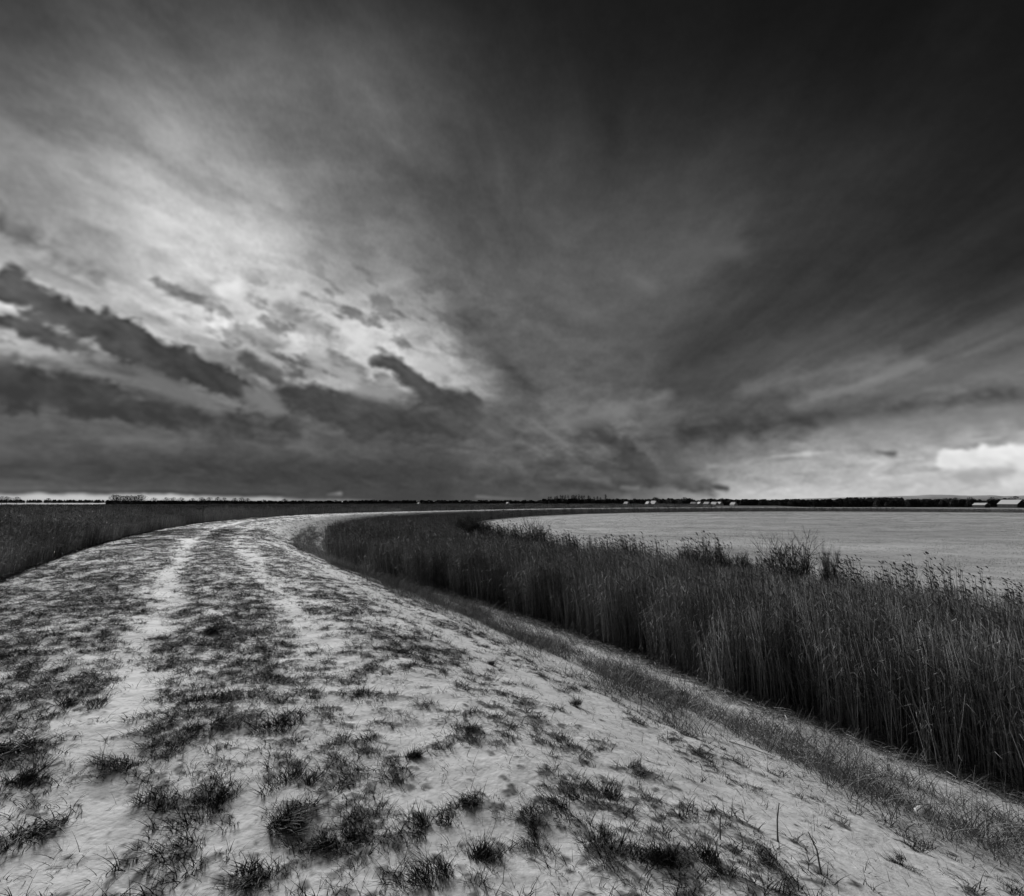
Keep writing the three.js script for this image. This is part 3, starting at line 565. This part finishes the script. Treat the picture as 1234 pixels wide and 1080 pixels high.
{
  const bushOpt = { stems: 9, spread: 0.6, height: 1.4, radius: 0.014, taper: 0.75, wander: 0.7, lift: 0.02, levels: 3, first: 4, split: 4, open0: 0.35, open1: 0.9, rise: 0.5, short0: 0.35, short1: 0.6, low: true, tone: 0.06 };
  const list = [[948, 19.4, 1.1, 2.15, 'tall bare bush with upright twigs on the field bank among reeds', { ...bushOpt, stems: 8, spread: 0.85, first: 3, split: 3, wander: 0.9, radius: 0.016 }, 907],
    [634, 19.8, 1.35, 2.1, 'rounded bare bush standing where the field bank starts to bend', { ...bushOpt, stems: 11, spread: 0.8, first: 3, split: 3, wander: 0.9 }, 902],
    [572, 18.8, 1.7, 1.8, 'low dark bush at the narrow tip of the field', { ...bushOpt, stems: 18 }, 903],
    [878, 19.2, 1.4, 2.0, 'low spreading bramble bush beside the tall bare bush', { ...bushOpt, stems: 20, spread: 1.3, height: 1.0 }, 904],
    [838, 19.2, 1.4, 1.9, 'low tangled bramble bush among short reeds on the field bank', { ...bushOpt, stems: 20, spread: 1.4, height: 1.0 }, 905],
    [1000, 19.2, 0.6, 1.6, 'slim bare bush just beyond the tall bare bush', { ...bushOpt, stems: 9, spread: 0.4 }, 906]];
  for (const [px, depth, wide, tall, label, o, seed] of list) {
    const b = plant('bare_bush', seed, o), [x, z] = onField(px, depth), [s, u] = su(x, z); b.position.set(x, profile(u), z); b.scale.set(wide, tall * 0.75, wide); tag(b, label, 'bush', 'bare bushes on the field bank');
  }
  // dead hogweed by the outer edge of the track
  const [hx, , hz] = hit(268, 628), g = base('dead_hogweed', hx + TX * 1 - NX * 1.6, -0.75, hz + TZ * 1 - NZ * 1.6), q = new Strips();
  q.tube(V(0, 0, 0), V(0.05, 1.9, 0), 0.03, 0.02, 0.07, 6); const r = rngOf(31);
  for (let k = 0; k < 7; k++) { const a = r() * 6.28, y = 1.2 + 0.75 * r(), l = 0.35 + 0.35 * r(), e = V(Math.cos(a) * l, y + l * 1.1, Math.sin(a) * l); q.tube(V(0.03, y, 0), e, 0.014, 0.009, 0.07, 4); const w = new Strips(); for (let n = 0; n < 16; n++) { const c = n / 16 * 6.28, f = e.clone().add(V(Math.cos(c) * 0.2 * (0.6 + r()), 0.1 + 0.05 * r(), Math.sin(c) * 0.2 * (0.6 + r()))); w.tube(e, f, 0.006, 0.012, 0.06, 3); } mesh('seed_head', w.build(), bark, g); }
  mesh('stem', q.build(), bark, g); tag(g, 'dead branching hogweed standing above the marsh reeds beside the track', 'weed');
}
const LAND = -4;
function farSpot(px, depth) { const d = dirOf(px, 604), k = depth / -d[2]; return [d[0] * k, d[2] * k]; }
{
  // a bare tree at several hundred metres: trunk, limbs and a crown of twigs filling its volume
  function farTree(name, seed, h, clear, rx, shape, n, tw = 0.24, tone = 0.035) {
    const r = rngOf(seed), T = new Strips(), C = new Strips(), g = base(name, 0, 0, 0);
    T.tube(V(0, -0.2, 0), V(0.1, h * 0.55, 0.05), h * 0.02, h * 0.011, 0.05, 6); T.tube(V(0.1, h * 0.55, 0.05), V(0, h * 0.93, 0), h * 0.011, 0.03, 0.05, 5);
    for (let k = 0; k < n; k++) {
      const y = lerp(clear, 1, r()), a = r() * 6.28, m = rx * shape((y - clear) / (1 - clear)), d = m * Math.sqrt(r()), lump = 1 + 0.3 * Math.sin(a * 3 + y * 9 + seed), x = Math.cos(a) * d * lump, z = Math.sin(a) * d * lump;
      if (k % 9 === 0) { const y0 = h * lerp(clear * 0.8, y, 0.5); C.tube(V(0.05, y0, 0), V(x * h, y * h, z * h), h * 0.008, 0.03, 0.05, 3); }
      C.ribbon(x * h, y * h, z * h, x * 0.8 + (r() - 0.5) * 0.7, 0.75, z * 0.8 + (r() - 0.5) * 0.7, 0, 0, 0, h * 0.11, tw, tw * 0.35, 1, tone * (1 + 0.9 * r()), r() * 3);
    }
    mesh('trunk', T.build(), bark, g); mesh('crown', C.build(), bark, g); return g;
  }
  const dome = (v) => Math.sqrt(Math.max(0, 1 - (2 * v - 0.85) ** 2 * 0.75)) , spire = (v) => 0.55 + 0.5 * v - 0.9 * v * v;
  const kinds = { round: [farTree('bare_tree', 921, 9, 0.3, 0.42, dome, 300), farTree('bare_tree', 922, 9, 0.35, 0.38, dome, 260), farTree('bare_tree', 923, 9, 0.25, 0.46, dome, 320)],
    tall: [farTree('slender_tree', 931, 12, 0.12, 0.26, spire, 210, 0.17, 0.09), farTree('slender_tree', 932, 12, 0.12, 0.24, spire, 190, 0.17, 0.09), farTree('slender_tree', 933, 12, 0.12, 0.28, spire, 230, 0.17, 0.09)] };
  const size = (g) => new THREE.Box3().setFromObject(g).max.y, used = new Set();
  const put = (kind, i, px, depth, topY, wide, label, category, group) => {
    const pool = kinds[kind], src = pool[i % pool.length], want = (604 - topY) / FOCAL * depth + EYE - LAND, k = want / size0.get(src), [x, z] = farSpot(px, depth);
    let t = src; if (used.has(src)) t = copy(src, x, LAND, z, i * 1.7, [k * wide, k, k * wide]); else { used.add(src); t.position.set(x, LAND, z); t.scale.set(k * wide, k, k * wide); }
    tag(t, label, category, group); return t;
  };
  const size0 = new Map(); for (const p of Object.values(kinds)) for (const g of p) size0.set(g, size(g));
  const r = rngOf(12);
  for (let k = 0; k < 19; k++) put('tall', k, 662 + k * 3.4 + (r() - 0.5) * 5, 540 + 50 * r(), 599.5 - 4.5 * Math.sin(k / 18 * 2.6 + 0.3) * lerp(0.6, 1, r()), lerp(1, 1.7, r()), 'slender bare tree in the tall row standing above the distant wood', 'tree', 'row of slender trees');
  put('tall', 3, 730, 555, 595, 1.2, 'slender bare tree standing apart at the end of the tall row', 'tree', 'row of slender trees');
  for (const [px, top, d] of [[806, 600, 430], [819, 601.5, 430], [825, 599, 520], [1060, 599.5, 620], [1080, 599, 600], [1140, 600, 620], [1152, 599.5, 620], [1170, 599, 600], [1196, 599, 560], [1224, 597.5, 590], [870, 600, 560]]) put('round', Math.floor(px), px, d, top, 1.1, 'bare spreading tree rising above the distant wood near the farms', 'tree', 'spreading trees along the distant wood');
  for (let k = 0; k < 9; k++) put('round', k, 136 + k * 4.3, 620 + 30 * r(), 597.5 - 1.5 * r(), 1, 'bare tree in the small copse beyond the marsh', 'tree', 'copse beyond the marsh');
  for (const px of [185, 200, 209, 218, 232, 243, 252, 262, 270, 283, 291]) put('round', px, px, 700 + 100 * r(), 599 + 1.5 * r(), 1.1, 'thin bare tree in the broken line beyond the marsh', 'tree', 'broken tree line beyond the marsh');
  for (const px of [2, 8, 20, 58]) put('round', px, px, 900, 598 + px * 0.04, 1.2, 'bare tree by the snowy fields far beyond the marsh', 'tree', 'trees by the far snowy fields');
  for (const [px, top] of [[298, 600.5], [318, 602], [343, 601], [365, 602], [404, 602.5], [417, 602.5], [425, 602.8], [450, 602]]) put('round', px, px, 640, top, 1.3, 'bare tree in the low dark wood line behind the marsh', 'tree', 'trees of the low wood line');
  // the dark pine
  const C = new Strips(), T = new Strips(), q = rngOf(77);
  T.tube(V(0, 0, 0), V(0.2, 7, 0), 0.35, 0.2, 0.05, 6);
  for (let k = 0; k < 900; k++) { const a = q() * 6.28, e = Math.acos(2 * q() - 1), rr = Math.cbrt(q()) * (2.3 + 0.6 * Math.sin(a * 3)); C.ribbon(Math.cos(a) * Math.sin(e) * rr * 1.35, 8 + Math.cos(e) * rr * 0.75, Math.sin(a) * Math.sin(e) * rr * 1.35, q() - 0.5, q() - 0.3, q() - 0.5, 0, 0, 0, 0.9, 0.35, 0.15, 1, 0.03 + 0.03 * q(), q() * 3); }
  const [x, z] = farSpot(790, 520), g = base('pine_tree', x, LAND, z); mesh('trunk', T.build(), bark, g); mesh('crown', C.build(), bark, g); g.scale.setScalar(0.95); tag(g, 'dark round headed pine rising above the distant wood', 'tree');

  // far wood, one mass
  const shrub = [941, 942, 943].map((sd) => { const rr = rngOf(sd), S = new Strips(); for (let k = 0; k < 420; k++) { const a = rr() * 6.28, h = rr(), d = Math.sqrt(rr()) * 3 * (1 - h * h * 0.75); S.ribbon(Math.cos(a) * d, h * 5.6, Math.sin(a) * d, (rr() - 0.5) * 0.6, 1, (rr() - 0.5) * 0.6, 0, 0, 0, 1.1, 0.34, 0.08, 1, 0.025 + 0.04 * rr(), rr() * 3); } return S.build(); });
  const spots = [];
  const belt = (x0, x1, d0, d1, topOf, n) => { for (let k = 0; k < n; k++) { const px = lerp(x0, x1, r()), d = lerp(d0, d1, r()), [x, z] = farSpot(px, d), want = (604 - topOf(px)) / FOCAL * d + EYE - LAND; spots.push([x, LAND, z, r() * 6.28, 1.0 + 0.4 * r(), want / 6.5 * lerp(0.72, 1.04, r()), 0.7 + 0.6 * r()]); } };
  belt(432, 660, 520, 600, (p) => 603.0 + 1.2 * fbm(p * 0.06, 1, 3), 460);
  belt(650, 860, 520, 600, (p) => 601.6 + 2.2 * fbm(p * 0.06, 1, 3), 480);
  belt(860, 1290, 500, 620, (p) => 601.8 + 2.0 * fbm(p * 0.04, 1, 3), 950);
  belt(1290, 2300, 480, 640, (p) => 601.8 + 2.0 * fbm(p * 0.04, 1, 3), 900);
  belt(1010, 1090, 600, 640, (p) => 599.8 + fbm(p * 0.08, 1, 2), 160);
  belt(290, 440, 640, 700, (p) => 603.6 + 1.0 * fbm(p * 0.07, 1, 3), 300);
  belt(130, 295, 640, 720, (p) => 603.4 + 0.5 * fbm(p * 0.07, 1, 3), 380);
  belt(-60, 132, 1500, 1700, (p) => 602.4 + 0.6 * fbm(p * 0.05, 1, 3), 260);
  tag(scatter('distant_wood', shrub, bark, spots), 'dark wood and hedges along the horizon', 'wood', null, 'stuff');
}
// ------------------------------------------------------------------ farms and houses far off
{
  const wallM = grey(0.42), roofM = grey(0.66), darkM = grey(0.05, 0.6), boardM = grey(0.5);
  function house(px, depth, wide, deep, eaves, ridge, turn, label, category, wallTone, snowRoof) {
    const [x, z] = farSpot(px, depth), g = base(category === 'barn' ? 'barn' : 'farm_house', x, LAND, z, turn);
    const sh = new THREE.Shape([new THREE.Vector2(-deep / 2, 0), new THREE.Vector2(deep / 2, 0), new THREE.Vector2(deep / 2, eaves), new THREE.Vector2(0, ridge), new THREE.Vector2(-deep / 2, eaves)]);
    const body = new THREE.ExtrudeGeometry(sh, { depth: wide, bevelEnabled: false }); body.rotateY(Math.PI / 2); body.translate(-wide / 2, 0, 0); mesh('wall', body, grey(wallTone), g);
    const slope = Math.hypot(deep / 2, ridge - eaves) + 0.4, ang = Math.atan2(ridge - eaves, deep / 2), parts = [];
    for (const k of [-1, 1]) { const p = new THREE.BoxGeometry(wide + 0.6, 0.16, slope); p.rotateX(k * ang); p.translate(0, (eaves + ridge) / 2 + 0.1, k * deep / 4); parts.push(p); }
    const roof = mesh('roof', mergeGeometries(parts), snowRoof ? roofM : grey(0.16), g);
    if (category === 'house') mesh('chimney', new THREE.BoxGeometry(0.7, 1.4, 0.7).translate(wide * 0.35, ridge + 0.4, 0), grey(0.2), roof);
    for (let k = 0; k < 3; k++) mesh(category === 'barn' && k === 1 ? 'door' : 'window', new THREE.BoxGeometry(wide * 0.1, eaves * 0.32, 0.06).translate((k - 1) * wide * 0.3, eaves * 0.5, deep / 2 + 0.035), darkM, g);
    tag(g, label, category, category === 'house' ? 'farm houses before the distant wood' : undefined);
  }
  house(755, 495, 5, 4, 2.6, 5, -1.1, 'small house with snowy roof below the slender tree row', 'house', 0.3, true);
  house(781, 490, 5, 4, 2.8, 5.2, -1.3, 'house with snowy gable in front of the dark pine', 'house', 0.5, true);
  house(788, 492, 7, 4.5, 3.0, 5.8, -1.2, 'longer snowy roofed house close behind the pine', 'house', 0.4, true);
  [[836, 5, 0.6, 0.65], [843, 4.5, -0.4, 0.6], [852, 5.5, 0.2, 0.3], [861, 6, 0.1, 0.65], [867, 5, -0.2, 0.62]].forEach(([px, w, t, tone], i) => house(px, 480, w, 4.4, 2.7, 4.8, t * 0.5 - 1.2, ['white house at the near end of the village row', 'low white cottage, second in the village row', 'dark walled house in the middle of the village row', 'long white house, fourth in the village row', 'white house at the far end of the village row'][i], 'house', tone, true));
  house(884, 480, 5, 4, 2.6, 4.5, -1.2, 'pale cottage standing apart from the village row', 'house', 0.6, true);
  house(612, 500, 4, 3.4, 2.6, 4.6, -1.1, 'tiny white cottage before the dark wood line', 'house', 0.6, true);
  house(505, 505, 4, 3.2, 2.5, 4.4, -1.0, 'small pale cottage beyond the bend of the dyke', 'house', 0.5, true);
  house(1219, 470, 16, 10, 3.0, 6.6, -1.4, 'large barn with a wide snowy roof at the edge of the wood', 'barn', 0.05, true);
  house(1182, 470, 10, 6, 2.2, 3.9, -1.35, 'low shed with pale roof beside the large barn', 'barn', 0.06, true);
  // notice board in the marsh
  const [bx, bz] = farSpot(327, 92), g = base('notice_board', bx, -1.3, bz, 0.2);
  mesh('panel', new THREE.BoxGeometry(0.6, 0.75, 0.05).translate(0, 1.55, 0), boardM, g);
  for (const k of [-1, 1]) mesh('post', new THREE.BoxGeometry(0.07, 2.0, 0.07).translate(k * 0.26, 0.95, -0.065), grey(0.1), g);
  tag(g, 'small pale notice board standing in the marsh reeds', 'board');
}
// hills beyond everything, and pale snow fields far out
{
  const p = [], idx = [], N = 300;
  for (let k = 0; k <= N; k++) {
    const px = lerp(820, 2600, k / N), d = 9500, [x, z] = farSpot(px, d), y = clamp((px - 860) / 260, 0, 1) * smooth(2600, 1900, px) * (112 + 40 * fbm(px * 0.012, 2, 3)) + 6 * fbm(px * 0.09, 5, 3) - 4;
    const k2 = 1.16, kn = 0.96; p.push(x * kn, LAND - 2, z * kn, x, y, z, x * k2, LAND - 2, z * k2);
    if (k) { const a = k * 3; idx.push(a - 3, a, a - 2, a, a + 1, a - 2, a - 2, a + 1, a - 1, a + 1, a + 2, a - 1); }
  }
  const g = new THREE.BufferGeometry(); g.setAttribute('position', new THREE.Float32BufferAttribute(p, 3)); g.setIndex(idx); g.computeVertexNormals();
  tag(mesh('hills', g, grey(0.5)), 'low snowy hills on the horizon', 'hills', null, 'structure');
}
renderer.render(scene, camera);
